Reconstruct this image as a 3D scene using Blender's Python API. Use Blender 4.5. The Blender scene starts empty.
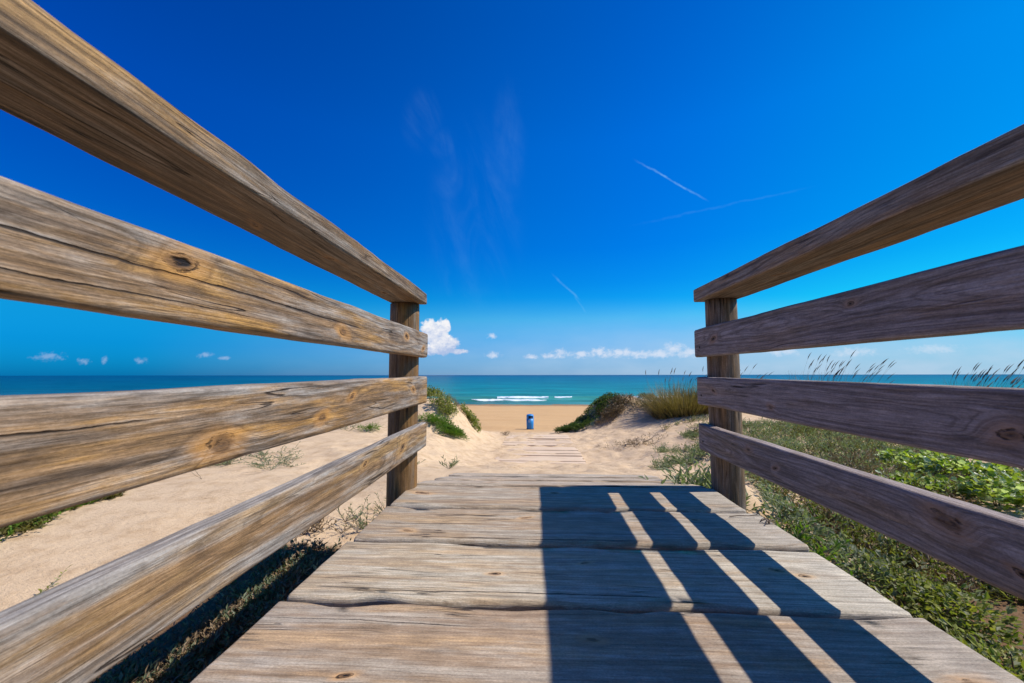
import bpy, math, random
import numpy as np
from mathutils import Vector, Matrix

R = math.radians
rng = random.Random(7)
S = bpy.context.scene
C = S.collection

# ------------------------------------------------------------------ camera
EYE = 0.6
cam_d = bpy.data.cameras.new('camera')
cam = bpy.data.objects.new('camera', cam_d)
C.objects.link(cam)
S.camera = cam
cam.location = (0, 0, EYE)
cam.rotation_euler = (R(90 + 4.79), R(0.08), R(3.0))
cam_d.sensor_width = 36
cam_d.lens = 400 * 36 / 1024
cam_d.clip_start = 0.02
cam_d.clip_end = 80000
cam_d.dof.use_dof = True
cam_d.dof.focus_distance = 2.6
cam_d.dof.aperture_fstop = 7.1

# ------------------------------------------------------------------ light
SUN_EL, SUN_AZ = R(50.5), R(86.5)          # azimuth clockwise from +Y (dead ahead): the sun stands to the right
S.view_settings.view_transform = 'Standard'
S.view_settings.look = 'None'
S.view_settings.exposure = 0.1
S.view_settings.gamma = 1.0
sun_d = bpy.data.lights.new('sun', 'SUN')
sun_d.energy = 5.0
sun_d.angle = R(0.53)
sun_d.color = (1.0, 0.945, 0.86)
sun = bpy.data.objects.new('sun', sun_d)
C.objects.link(sun)
sd = Vector((math.sin(SUN_AZ) * math.cos(SUN_EL), math.cos(SUN_AZ) * math.cos(SUN_EL), math.sin(SUN_EL)))
sun.rotation_euler = sd.to_track_quat('Z', 'Y').to_euler()
sun.location = sd * 30


class NT:
    """small helper for writing node graphs"""
    def __init__(self, tree):
        self.t = tree
        self.n = tree.nodes
        self.l = tree.links

    def node(self, typ, **kw):
        nd = self.n.new(typ)
        for k, v in kw.items():
            setattr(nd, k, v)
        return nd

    def put(self, sock, v):
        if v is None:
            return
        if isinstance(v, bpy.types.NodeSocket):
            self.l.new(v, sock)
        else:
            sock.default_value = v

    def m(self, op, a, b=None, c=None, clamp=False):
        nd = self.node('ShaderNodeMath', operation=op, use_clamp=clamp)
        self.put(nd.inputs[0], a)
        self.put(nd.inputs[1], b)
        self.put(nd.inputs[2], c)
        return nd.outputs[0]

    def add(self, a, b): return self.m('ADD', a, b)
    def sub(self, a, b): return self.m('SUBTRACT', a, b)
    def mul(self, a, b): return self.m('MULTIPLY', a, b)
    def div(self, a, b): return self.m('DIVIDE', a, b)
    def mad(self, a, b, c): return self.m('MULTIPLY_ADD', a, b, c)
    def mx(self, a, b): return self.m('MAXIMUM', a, b)
    def mn(self, a, b): return self.m('MINIMUM', a, b)

    def sstep(self, x, lo, hi, o0=0.0, o1=1.0):
        nd = self.node('ShaderNodeMapRange', interpolation_type='SMOOTHSTEP')
        self.put(nd.inputs[0], x)
        for i, v in zip((1, 2, 3, 4), (lo, hi, o0, o1)):
            self.put(nd.inputs[i], v)
        return nd.outputs[0]

    def lin(self, x, lo, hi, o0=0.0, o1=1.0):
        nd = self.node('ShaderNodeMapRange', interpolation_type='LINEAR')
        self.put(nd.inputs[0], x)
        for i, v in zip((1, 2, 3, 4), (lo, hi, o0, o1)):
            self.put(nd.inputs[i], v)
        return nd.outputs[0]

    def xyz(self, x, y, z):
        nd = self.node('ShaderNodeCombineXYZ')
        for i, v in enumerate((x, y, z)):
            self.put(nd.inputs[i], v)
        return nd.outputs[0]

    def sep(self, v):
        nd = self.node('ShaderNodeSeparateXYZ')
        self.put(nd.inputs[0], v)
        return nd.outputs

    def noise(self, vec, scale, detail=2.0, rough=0.5, dist=0.0, dim='3D', w=None):
        nd = self.node('ShaderNodeTexNoise', noise_dimensions=dim)
        if vec is not None:
            self.put(nd.inputs['Vector'], vec)
        if w is not None:
            self.put(nd.inputs['W'], w)
        self.put(nd.inputs['Scale'], scale)
        self.put(nd.inputs['Detail'], detail)
        self.put(nd.inputs['Roughness'], rough)
        self.put(nd.inputs['Distortion'], dist)
        return nd.outputs['Fac']

    def mix(self, f, a, b, mode='MIX'):
        nd = self.node('ShaderNodeMix', data_type='RGBA', blend_type=mode)
        nd.clamp_factor = True
        self.put(nd.inputs[0], f)
        for s, v in ((nd.inputs[6], a), (nd.inputs[7], b)):
            if isinstance(v, tuple) and len(v) == 3:
                v = v + (1.0,)
            self.put(s, v)
        return nd.outputs[2]

    def ramp(self, f, stops, interp='LINEAR'):
        nd = self.node('ShaderNodeValToRGB')
        cr = nd.color_ramp
        cr.interpolation = interp
        while len(cr.elements) < len(stops):
            cr.elements.new(0.5)
        for e, (p, c) in zip(cr.elements, stops):
            e.position = p
            e.color = (c if isinstance(c, tuple) else (c, c, c)) + (1.0,)
        self.put(nd.inputs[0], f)
        return nd.outputs[0]

    def bump(self, h, strength, dist, normal=None):
        nd = self.node('ShaderNodeBump')
        self.put(nd.inputs['Height'], h)
        self.put(nd.inputs['Strength'], strength)
        self.put(nd.inputs['Distance'], dist)
        if normal is not None:
            self.put(nd.inputs['Normal'], normal)
        return nd.outputs[0]


# ------------------------------------------------------------------ sky
W = bpy.data.worlds.new('World')
S.world = W
W.use_nodes = True
n = NT(W.node_tree)
n.n.clear()
sky = n.node('ShaderNodeTexSky', sky_type='NISHITA')
sky.sun_disc = False
sky.sun_elevation = SUN_EL
sky.sun_rotation = SUN_AZ
sky.altitude = 0
sky.air_density = 1.0
sky.dust_density = 0.6
sky.ozone_density = 3.0
tc = n.node('ShaderNodeTexCoord')
dx, dy, dz = n.sep(tc.outputs['Generated'])
# polarised, saturated sky: the tint depends on elevation
tint = n.ramp(n.m('MAXIMUM', dz, 0.0), [
    (0.0, (0.01, 0.53, 1.50)), (0.06, (0.01, 0.64, 1.44)), (0.137, (0.03, 0.92, 1.40)), (0.22, (0.008, 0.72, 1.46)), (0.30, (0.0, 0.635, 1.52)),
    (0.506, (0.0, 0.63, 1.62)), (0.69, (0.0, 0.51, 1.42)), (1.0, (0.0, 0.45, 1.2))])
skyc = n.mix(1.0, sky.outputs[0], tint, 'MULTIPLY')
# polarisation: deeper blue well away to the left of the sun
pol = n.sstep(dx, -.85, .05)
far = n.mix(n.sstep(dz, .05, .5), (.5, .70, .74), (.52, .56, .80))
skyc = n.mix(1.0, skyc, n.mix(pol, far, (1., 1., 1.)), 'MULTIPLY')
skyc = n.mix(1.0, skyc, n.mix(n.sstep(dx, .2, .75), (1., 1., 1.), (1., 1.15, .85)), 'MULTIPLY')
# clouds: laid out on the dome, u = east/north, v = up/north
dys = n.m('MAXIMUM', dy, 0.02)
u = n.div(dx, dys)
v = n.div(dz, dys)
uv3 = n.xyz(u, v, 0.0)
fb = n.noise(uv3, 38.0, 6.0, 0.62)
fb2 = n.noise(n.xyz(u, n.mul(v, 1.6), 3.3), 14.0, 5.0, 0.6)


def blob(u0, v0, ru, rv):
    a = n.div(n.sub(u, u0), ru)
    b = n.div(n.sub(v, v0), rv)
    return n.sub(1.0, n.m('SQRT', n.add(n.mul(a, a), n.mul(b, b))))


def union(blobs):
    acc = None
    for b in blobs:
        x = blob(*b)
        acc = x if acc is None else n.mx(acc, x)
    return acc


big = union([(-.245, .105, .034, .042), (-.222, .124, .017, .018), (-.216, .079, .036, .026), (-.25, .066, .06, .018),
             (-.188, .0595, .028, .008), (-.26, .118, .03, .028)])
small = union([(-.103, .098, .016, .009), (-.10, .051, .022, .010), (.067, .054, .022, .014), (.04, .047, .03, .009),
               (-.005, .046, .026, .007), (.166, .0545, .036, .016), (.215, .053, .05, .014), (.2635, .050, .045, .012), (.345, .064, .032, .019),
               (.31, .052, .06, .013), (.385, .054, .045, .014), (.12, .050, .04, .012), (-1.2915, .0505, .052, .014), (-1.19, .037, .022, .010), (-1.13, .042, .012, .012),
               (-1.03, .038, .02, .011), (-.8548, .053, .026, .009), (-.80, .045, .02, .006), (.60, .056, .05, .013), (.77, .054, .06, .014), (.95, .06, .07, .014)])
fs = n.noise(n.xyz(u, n.mul(v, 1.25), 9.0), 62.0, 6.0, .66)
bigf = n.mad(n.sub(fb, 0.5), 1.6, n.mad(n.sub(fs, .5), .5, big))
smf = n.mad(n.sub(fs, 0.50), 2.6, n.mul(small, 1.0))
big_a = n.sstep(bigf, 0.0, 0.36)
sm_a = n.mul(n.mul(n.sstep(smf, -.05, 1.05), n.lin(n.m('ABSOLUTE', u), .3, 1.0, .8, .42)), .9)
# cloud tone: lit crowns, lavender bases
tone = n.lin(n.add(n.add(n.mul(n.sub(fb2, .5), 1.5), n.mul(n.sub(fs, .5), 1.6)), n.add(n.mul(n.sub(v, .092), 6.0), n.mul(n.add(u, .23), 1.5))), -0.35, 0.35)
ccol = n.mix(tone, (0.44, 0.56, 0.82), (0.95, 0.95, 0.98))
# haze bank over the horizon, brighter to the right
bank = n.mul(n.sstep(v, .20, .01), n.sstep(u, -1.1, .75, .0, 1.0))
bank = n.mul(bank, n.lin(n.noise(n.xyz(u, n.mul(v, 3.0), 1.0), 6.0, 4.0, .55), .25, .75, .62, .9))
# cirrus wisps and contrails
wz = n.noise(n.xyz(n.mad(v, .35, u), n.mul(v, .33), 5.0), 9.0, 6.0, .60, 1.2)
wm = union([(-.15, .40, .15, .34), (-.29, .68, .07, .11), (-.21, .245, .03, .07), (-.13, .25, .03, .05), (-.235, .61, .06, .06), (-.06, .62, .06, .2)])
wisp = n.mul(n.sstep(wz, .36, .85), n.sstep(wm, 0.0, .7))
wisp = n.mul(n.mul(wisp, n.lin(n.noise(n.xyz(n.mad(v, .5, u), n.mul(v, .5), 2.0), 30.0, 5.0, .6), .3, .7, .35, 1.)), .075)


def seg(u0, v0, u1, v1, wd, amp, wob=.004):
    L = math.hypot(u1 - u0, v1 - v0)
    ex, ey = (u1 - u0) / L, (v1 - v0) / L
    a = n.sub(u, u0)
    b = n.sub(v, v0)
    s = n.add(n.mul(a, ex), n.mul(b, ey))
    t = n.sub(n.mul(b, ex), n.mul(a, ey))
    t = n.mad(n.sub(fb2, .5), wob * 4, t)
    t = n.m('ABSOLUTE', t)
    along = n.mul(n.sstep(s, 0.0, L * .35), n.sstep(s, L, L * .75))
    brk = n.lin(fb, .35, .6, .35, 1.0)
    return n.mul(n.mul(n.mul(n.sstep(t, wd, 0.0), along), brk), amp)


trails = None
for args in [(.255, .556, .45, .432, .0040, .30), (.22, .372, .72, .470, .005, .035), (.045, .262, .125, .18, .0045, .15, .003),
             (.10, .205, .135, .15, .004, .10, .003)]:
    x = seg(*args)
    trails = x if trails is None else n.mx(trails, x)
thin = n.mx(n.mx(wisp, trails), 0.0)
col = n.mix(bank, skyc, (4.9, 6.3, 7.9))
col = n.mix(thin, col, (3.6, 7.4, 9.6))
ccol8 = n.mix(1.0, ccol, (9.0, 9.0, 9.0), 'MULTIPLY')
col = n.mix(sm_a, col, n.mix(.45, ccol8, (5.6, 6.6, 8.6)))
col = n.mix(big_a, col, ccol8)
fwd = n.sstep(dy, 0.03, 0.12)
col = n.mix(fwd, skyc, col)
bg = n.node('ShaderNodeBackground')
n.l.new(col, bg.inputs[0])
bg.inputs[1].default_value = 0.1
wo = n.node('ShaderNodeOutputWorld')
n.l.new(bg.outputs[0], wo.inputs[0])


# ------------------------------------------------------------------ object helpers
def new_mat(name):
    m = bpy.data.materials.new(name)
    m.use_nodes = True
    t = NT(m.node_tree)
    t.n.clear()
    out = t.node('ShaderNodeOutputMaterial')
    p = t.node('ShaderNodeBsdfPrincipled')
    t.l.new(p.outputs[0], out.inputs[0])
    return m, t, p


def mesh(name, verts, faces, mats=None, parent=None, smooth=True, mi=None):
    me = bpy.data.meshes.new(name)
    me.from_pydata(verts, [], faces)
    for mt in (mats if isinstance(mats, (list, tuple)) else [mats]):
        if mt:
            me.materials.append(mt)
    if mi is not None:
        me.polygons.foreach_set('material_index', mi)
    if smooth:
        me.polygons.foreach_set('use_smooth', [True] * len(me.polygons))
    me.update()
    o = bpy.data.objects.new(name, me)
    C.objects.link(o)
    if parent is not None:
        o.parent = parent
    return o


def thing(name, loc, label, cat, group=None, rot=(0, 0, 0)):
    o = bpy.data.objects.new(name, None)
    o.empty_display_size = 0.1
    C.objects.link(o)
    o.location = loc
    o.rotation_euler = rot
    o['label'] = label
    o['category'] = cat
    if group:
        o['group'] = group
    return o


def tag(o, label, cat=None, group=None, kind=None):
    if label:
        o['label'] = label
    if cat:
        o['category'] = cat
    if group:
        o['group'] = group
    if kind:
        o['kind'] = kind
    return o


# numpy value noise (for terrain and board warps)
_lat = np.random.RandomState(3).rand(256, 256)


def vnoise(x, y, seed=0):
    x = np.asarray(x, float) + seed * 17.31
    y = np.asarray(y, float) + seed * 9.73
    xi = np.floor(x).astype(int)
    yi = np.floor(y).astype(int)
    fx = x - xi
    fy = y - yi
    fx = fx * fx * (3 - 2 * fx)
    fy = fy * fy * (3 - 2 * fy)
    g = lambda i, j: _lat[i & 255, j & 255]
    a = g(xi, yi) * (1 - fx) + g(xi + 1, yi) * fx
    b = g(xi, yi + 1) * (1 - fx) + g(xi + 1, yi + 1) * fx
    return a * (1 - fy) + b * fy


def sm(x, a, b):
    t = np.clip((np.asarray(x, float) - a) / (b - a), 0, 1)
    return t * t * (3 - 2 * t)


# ------------------------------------------------------------------ terrain
SEA = -3.0


def bell(x, y, x0, y0, rx, ry):
    return np.exp(-(((x - x0) / rx) ** 2 + ((y - y0) / ry) ** 2))


def ground(x, y):
    x = np.asarray(x, float)
    y = np.asarray(y, float)
    ys = [-40, -5, 0, 1.5, 2.6, 3.5, 5.0, 7.2, 9, 11, 15, 19, 24, 35, 50, 60, 90]
    axis = np.interp(y, ys, [-.5, -.5, -.5, -.45, -.36, -.265, -.55, -.95, -.98, -1.02, -1.6, -2.1, -2.6, -2.8, -3.0, -3.35, -4.5])
    left = np.interp(y, ys, [-.36, -.33, -.33, -.335, -.33, -.32, -.34, -.48, -.62, -.9, -1.5, -2.1, -2.6, -2.8, -3.0, -3.35, -4.5])
    right = np.interp(y, ys, [-.55, -.55, -.55, -.52, -.42, -.40, -.40, -.42, -.42, -.45, -.95, -1.8, -2.6, -2.8, -3.0, -3.35, -4.5])
    nr = sm(y, 3.6, 2.4)
    wl = sm(-x, .75 - .30 * nr, 2.3 - 1.2 * nr)
    wr = sm(x, .95, 2.6 + 2.3 * sm(y, 4.6, 6.5) * sm(y, 13.5, 11.5))
    h = axis * (1 - wl - wr) + left * wl + right * wr
    # left dune face: a smooth slip face that breaks off at x = -3.5
    brk = sm(-x - 3.30 - .25 * (y - 2.5) * .4, 0, .55) * sm(y, 4.6, 3.2)
    h = h - .05 * brk
    h = h + .05 * bell(x, y, -2.6, 2.4, .9, 1.6)
    # dune knolls by the path
    h = h + .78 * bell(x, y, -2.75, 9.7, 1.15, 1.25)
    h = h + .30 * bell(x, y, -1.9, 9.4, .45, .7)
    h = h + .62 * bell(x, y, 2.75, 14.0, 1.35, 1.5) + .24 * bell(x, y, 4.6, 13.4, 1.6, 1.6)
    h = h + .35 * bell(x, y, 7.5, 13.0, 2.5, 2.5)
    h = h + .12 * bell(x, y, 2.0, 4.7, .5, .5)
    h = h + .36 * bell(x, y, 1.2, 2.6, .38, .5)
    # lie of the land, then trampled sand
    near = sm(y, 30, 14) * sm(np.abs(x), 30, 14)
    h = h + near * ((vnoise(x * .55, y * .55, 1) - .5) * .10 + (vnoise(x * 1.7, y * 1.7, 2) - .5) * .035)
    tr = near * sm(np.abs(x - .3), 4.0, 2.0) * sm(y, 2.6, 4.2)
    h = h + tr * ((vnoise(x * 4.5, y * 3.6, 4) - .5) * .06 + (vnoise(x * 8, y * 7, 5) - .5) * .045)
    slip = sm(-x, 1.0, 1.6) * near
    h = h + slip * (vnoise(x * 2.4 + y * .8, y * 3.1 - x * .5, 6) - .5) * .035
    h = h + sm(y, 20, 26) * sm(y, 52, 44) * (vnoise(x * .5, y * 1.1, 7) - .5) * .09
    return h


def axis_coords(lo, hi, step, out, grow=1.16):
    a = list(np.arange(lo, hi + 1e-6, step))
    s = step
    x = a[-1]
    while x < out:
        s *= grow
        x += s
        a.append(x)
    s = step
    x = a[0]
    pre = []
    while x > -out:
        s *= grow
        x -= s
        pre.append(x)
    return np.array(pre[::-1] + a)


xs = axis_coords(-7.5, 7.5, .06, 20000)
ys_a = list(np.arange(-.6, 13.0, .06))
s = .06
y = ys_a[-1]
while y < 66:
    s = min(s * 1.05, .5)
    y += s
    ys_a.append(y)
pre = []
s = .06
y = ys_a[0]
while y > -20000:
    s *= 1.22
    y -= s
    pre.append(y)
ysv = np.array(pre[::-1] + ys_a)
GX, GY = np.meshgrid(xs, ysv)
GZ = ground(GX, GY)
nx, ny = len(xs), len(ysv)
gv = np.stack([GX.ravel(), GY.ravel(), GZ.ravel()], 1)
idx = np.arange(nx * ny).reshape(ny, nx)
gf = np.stack([idx[:-1, :-1].ravel(), idx[:-1, 1:].ravel(), idx[1:, 1:].ravel(), idx[1:, :-1].ravel()], 1)

msand, t, p = new_mat('sand')
geo = t.node('ShaderNodeNewGeometry')
pos = geo.outputs['Position']
px, py, pz = t.sep(pos)
n1 = t.noise(pos, .9, 5, .6)
n2 = t.noise(pos, 7.0, 5, .65)
n3 = t.noise(pos, 260.0, 2, .6)
n4 = t.noise(t.xyz(px, t.mul(py, 2.2), 0.0), 26.0, 4, .65)
c = t.mix(n1, (.67, .475, .29), (.73, .54, .345))
c = t.mix(t.sstep(n2, .42, .72), c, (.56, .38, .22))
c = t.mix(t.mul(t.sstep(n4, .58, .78), .45), c, (.44, .30, .19))
c = t.mix(t.lin(n3, .3, .7), t.mix(1., c, (.86, .85, .84), 'MULTIPLY'), c)
# litter: scattered dark plant bits
vo = t.node('ShaderNodeTexVoronoi', feature='F1')
t.put(vo.inputs['Vector'], t.xyz(px, py, 0.0))
t.put(vo.inputs['Scale'], 15.0)
lit = t.mul(t.sstep(vo.outputs['Distance'], .17, .07), t.sstep(n2, .52, .62))
c = t.mix(t.mul(lit, .6), c, (.17, .11, .06))
# shade painted into the sand as dark brown along both sides of the boardwalk
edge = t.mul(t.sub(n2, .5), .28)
shade_l = t.mul(t.sstep(t.add(px, edge), -1.78, -1.55), t.sstep(t.add(py, t.mul(edge, .3)), 2.26, 2.16))
shade_r = t.mul(t.sstep(t.add(px, edge), .8, 1.0), t.mul(t.sstep(t.add(px, edge), 2.6, 2.2), t.sstep(t.add(py, t.mul(edge, 2.)), 2.5, 2.1)))
c = t.mix(t.mul(t.mx(shade_l, t.mul(shade_r, .6)), t.lin(n4, .3, .7, .8, 1.)), c, (.13, .065, .027))
# beach: damper and redder towards the water
yb = t.mad(t.sub(n1, .5), 3.0, py)
beach = t.sstep(yb, 17, 23)
c = t.mix(beach, c, t.mix(t.noise(t.xyz(t.mul(px, .25), py, 0.), .8, 5, .6), (.51, .30, .135), (.64, .405, .195)))
c = t.mix(t.sstep(yb, 44.5, 48.5), c, (.27, .165, .09))
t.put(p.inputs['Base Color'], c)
t.put(p.inputs['Roughness'], .92)
t.put(p.inputs['Specular IOR Level'], .15)
hgt = t.add(t.mul(n4, .5), t.add(t.mul(n3, .16), t.mul(n2, .7)))
t.put(p.inputs['Normal'], t.bump(hgt, .9, .025))
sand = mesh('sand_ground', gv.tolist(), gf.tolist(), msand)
tag(sand, 'pale trampled sand of the dunes running down to the beach', kind='structure')

# ------------------------------------------------------------------ sea
sx = axis_coords(-40, 40, .8, 60000, 1.22)
sy = []
y = 47.0
st = .25
while y < 70000:
    sy.append(y)
    if y > 68:
        st *= 1.16
    y += st
sy = np.array(sy)
AX, AY = np.meshgrid(sx, sy)


def crest(x, y, y0, w, amp, seed):
    yc = y0 + (vnoise(x * .06, x * 0, seed) - .5) * 2.6
    k = .45 + .75 * vnoise(x * .09, x * 0 + 3, seed + 1)
    d = (y - yc)
    return amp * k * np.exp(-(d / np.where(d < 0, w * .55, w)) ** 2)


def sea_h(x, y):
    f = sm(y, 160, 70)
    return f * (crest(x, y, 55.0, .9, .26, 20) + crest(x, y, 61.5, 1.3, .40, 22) + crest(x, y, 73, 2., .2, 24) + (vnoise(x * .4, y * .7, 26) - .5) * .10) \
        * sm(y, 48.5, 52)


AZ = SEA + .012 + sea_h(AX, AY)
sv = np.stack([AX.ravel(), AY.ravel(), AZ.ravel()], 1)
mx_, my_ = len(sx), len(sy)
idx = np.arange(mx_ * my_).reshape(my_, mx_)
sf = np.stack([idx[:-1, :-1].ravel(), idx[:-1, 1:].ravel(), idx[1:, 1:].ravel(), idx[1:, :-1].ravel()], 1)
msea, t, p = new_mat('sea_water')
geo = t.node('ShaderNodeNewGeometry')
px, py, pz = t.sep(geo.outputs['Position'])
ly = t.m('LOGARITHM', t.mx(py, 1.0), 10.0)
lyn = t.mad(t.sub(t.noise(t.xyz(t.mul(px, .004), t.mul(ly, 9.0), 0.), 1.0, 4, .6), .5), .30, ly)
c = t.ramp(t.lin(lyn, 1.68, 3.8), [(0., (.085, .24, .20)), (.06, (.03, .255, .235)), (.16, (.003, .22, .235)), (.34, (.002, .155, .225)),
                                  (.62, (.001, .10, .20)), (1., (.001, .045, .135))])
az = t.div(px, t.mx(py, 1.0))
c = t.mix(t.mul(t.sstep(az, -.15, -1.1), .72), c, (.001, .042, .115))  # left side darkened: polarisation and vignetting painted into the water colour
pat = t.noise(t.xyz(t.mul(px, .05), t.mul(py, .16), 0.), 1.0, 6, .65)
pat2 = t.noise(t.xyz(t.mul(t.div(px, t.mx(py, 1.)), 5.), t.mul(ly, 26.), 0.), 1.0, 4, .6)
pat = t.mad(t.sub(pat2, .5), .8, pat)
c = t.mix(1., c, t.ramp(pat, [(.3, .48), (.7, 1.12)]), 'MULTIPLY')
t.put(p.inputs['Base Color'], c)
t.put(p.inputs['Roughness'], .32)
t.put(p.inputs['IOR'], 1.33)
t.put(p.inputs['Specular IOR Level'], .08)
w1 = t.noise(t.xyz(t.mul(px, .5), py, 0.), .9, 4, .6)
w2 = t.noise(t.xyz(t.mul(px, .35), py, 4.), .12, 4, .6)
t.put(p.inputs['Normal'], t.bump(t.add(t.mul(w1, .4), t.mul(w2, 2.5)), .8, .5))
sea = mesh('sea_water', sv.tolist(), sf.tolist(), msea)
tag(sea, 'turquoise sea turning deep blue towards the horizon', kind='structure')

# foam: broken white water riding on the breaking wave and along the shoreline
mfoam, t, p = new_mat('sea_foam')
t.put(p.inputs['Base Color'], (.82, .86, .88, 1))
t.put(p.inputs['Roughness'], .8)
fv, ff = [], []


def foam_strip(x0, x1, y0, wid, seed, thr, hh=.05):
    xx = np.arange(x0, x1, .22)
    yc = y0 + (vnoise(xx * .06, xx * 0, seed) - .5) * 2.6
    gate = vnoise(xx * .16, xx * 0 + 5, seed + 9) * .7 + vnoise(xx * .7, xx * 0 + 8, seed + 11) * .3
    ww = wid * np.clip((gate - thr) * 4, 0, 1)
    prev = None
    for i, xv in enumerate(xx):
        if ww[i] <= .02:
            prev = None
            continue
        row = []
        for k in range(7):
            f = k / 6
            yy = yc[i] - ww[i] * (.9 - f) + (vnoise(xv * 2.1, k * 1.7, 31) - .5) * .3 * ww[i]
            zz = SEA + .018 + float(sea_h(np.array(xv), np.array(yy))) + hh * math.sin(math.pi * f) * (.5 + float(vnoise(xv * 3.3, k * 2.2, 33)))
            row.append(len(fv))
            fv.append((xv, float(yy), zz))
        if prev:
            for k in range(6):
                ff.append((prev[k], row[k], row[k + 1], prev[k + 1]))
        prev = row


foam_strip(-150, -12, 61.0, .8, 22, .58, .10)
foam_strip(-5.4, 2.4, 61.2, .55, 22, .14, .12)
foam_strip(3.2, 6.0, 61.2, .42, 22, .25, .08)
foam_strip(8.0, 22, 61.2, .7, 22, .30, .12)
foam_strip(22, 150, 61.2, 1.2, 22, .50, .12)
foam_strip(-120, 120, 54.8, .6, 20, .58, .05)
foam = mesh('sea_foam', fv, ff, mfoam)
tag(foam, 'white foam of small waves breaking along the shore', kind='stuff')

# ------------------------------------------------------------------ weathered wood


def wood(name, seed, knots=(), gold=.5, grey=.5, base=(.33, .185, .085), silver=(.30, .255, .215), dark=(.105, .058, .03), stain=(.45, .25, .10),
         ring=95.0, crack=.5, a0=.0, top_grey=.75, contrast=1.0, splits=(), end_grey=0.0, speck=.8, streak=1.0):
    m, t, p = new_mat(name)
    at = t.node('ShaderNodeAttribute', attribute_name='grain')
    l0, a, b = t.sep(at.outputs['Vector'])
    l = t.add(l0, seed * 7.37)
    # distance from the pith, wandering along the board: straight grain with the odd cathedral arch
    wan = t.sub(t.noise(None, .6, 2, .5, dim='1D', w=l), .5)
    wan2 = t.sub(t.noise(None, .45, 2, .5, dim='1D', w=t.add(l, 31.7)), .5)
    aa = t.sub(t.mad(wan, .13, a), a0)
    bb = t.add(t.mad(wan2, .11, b), .085)
    wrp = t.noise(t.xyz(t.mul(l, 1.5), t.mul(a, 9.), t.mul(b, 9.)), 1., 3, .55)
    wrf = t.noise(t.xyz(t.mul(l, 14.), t.mul(a, 40.), t.mul(b, 40.)), 1., 3, .6)
    rr = t.m('SQRT', t.add(t.mul(aa, aa), t.mul(bb, bb)))
    rr = t.mad(t.sub(wrp, .5), .020, rr)
    rr = t.mad(t.sub(wrf, .5), .0022, rr)
    kd = None
    kh = None
    for i_, (kl, ka, ks) in enumerate(knots):
        sk = (-.7, .5, .15, -.3)[(i_ + seed) % 4]
        da = t.sub(a, ka)
        q1 = t.mul(t.mad(da, sk, t.sub(l0, kl)), .50)
        q2 = t.mad(t.sub(l0, kl), .18 * sk, da)
        d = t.m('SQRT', t.add(t.mul(q1, q1), t.mul(q2, q2)))
        dw = t.mad(t.sub(wrf, .5), ks * 1.5, t.mad(t.sub(wrp, .5), ks * 1.2, d))
        e = t.m('EXPONENT', t.mul(t.m('POWER', t.div(d, ks * 1.9), 2.0), -1.0))
        rr = t.mad(e, ks * 1.15, rr)
        x = t.div(dw, ks)
        kd = x if kd is None else t.mn(kd, x)
    rg = t.noise(None, ring, 4, .62, dim='1D', w=rr)
    rg2 = t.noise(None, ring * 4.2, 2, .6, dim='1D', w=t.mad(t.sub(wrf, .5), .002, rr))
    fib = t.noise(t.xyz(t.mul(l, 13.), t.mul(a, 420.), t.mul(b, 420.)), 1., 2, .6)
    fib2 = t.noise(t.xyz(t.mul(l, 6.0), t.mul(a, 105.), t.mul(b, 105.)), 1., 5, .7)
    strk = t.noise(t.xyz(t.mul(l, 1.7), t.mul(t.mad(t.sub(wrp, .5), .05, a), 42.), t.mul(b, 42.)), 1., 4, .62)
    big = t.noise(t.xyz(t.mul(l, 1.7), t.mul(a, 17.), t.mul(b, 17.)), 1., 5, .66)
    big2 = t.noise(t.xyz(t.mul(l, 2.0), t.mul(a, 15.), t.add(t.mul(b, 15.), 7.)), 1., 5, .66)
    blot = t.noise(t.xyz(t.mul(l, 13.), t.mul(a, 30.), t.mul(b, 30.)), 1., 6, .72)
    pep = t.noise(t.xyz(t.mul(l, 170.), t.mul(a, 330.), t.mul(b, 330.)), 1., 3, .7)
    # fresh tone -> grey weathering
    c = t.mix(t.sstep(big2, .44, .62), base, stain)
    gm = t.add(t.mad(t.sub(big, .5), 5.0, grey), t.add(t.mul(t.sub(fib2, .5), 1.4 * streak), t.mul(t.sub(blot, .5), .8)))
    if end_grey:
        gm = t.mad(t.sstep(l0, .85, 1.45), end_grey, gm)
    nz = t.sep(t.node('ShaderNodeNewGeometry').outputs['Normal'])[2]
    topm = t.mul(t.sstep(nz, .45, .95), top_grey)
    gm = t.mx(t.m('MULTIPLY', gm, 1.0, clamp=True), topm)
    c = t.mix(gm, c, silver)
    # growth rings, fibres, blotches
    rc = t.mul(t.sstep(rg, .44, .66), .60 * contrast)
    c = t.mix(rc, c, t.mix(.4, dark, t.mix(1., c, (.58, .52, .48), 'MULTIPLY')))
    c = t.mix(t.mul(t.sstep(rg2, .50, .70), .36 * contrast), c, dark)
    c = t.mix(t.mul(t.sstep(strk, .52, .66), .66 * contrast * streak), c, dark)
    hair = t.noise(t.xyz(t.mul(l, 3.2), t.mul(t.mad(t.sub(wrp, .5), .04, a), 190.), t.mul(b, 190.)), 1., 3, .6)
    c = t.mix(t.mul(t.sstep(hair, .58, .68), .55 * contrast * streak), c, dark)
    c = t.mix(1., c, t.ramp(fib, [(.25, 1 - .28 * streak), (.75, 1 + .22 * streak)]), 'MULTIPLY')
    c = t.mix(1., c, t.ramp(fib2, [(.30, 1 - .50 * streak), (.70, 1 + .36 * streak)]), 'MULTIPLY')
    c = t.mix(1., c, t.ramp(blot, [(.3, .78), (.7, 1.18)]), 'MULTIPLY')
    c = t.mix(speck, c, t.mix(1., c, t.ramp(pep, [(.3, .74), (.7, 1.24)]), 'MULTIPLY'))
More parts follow.
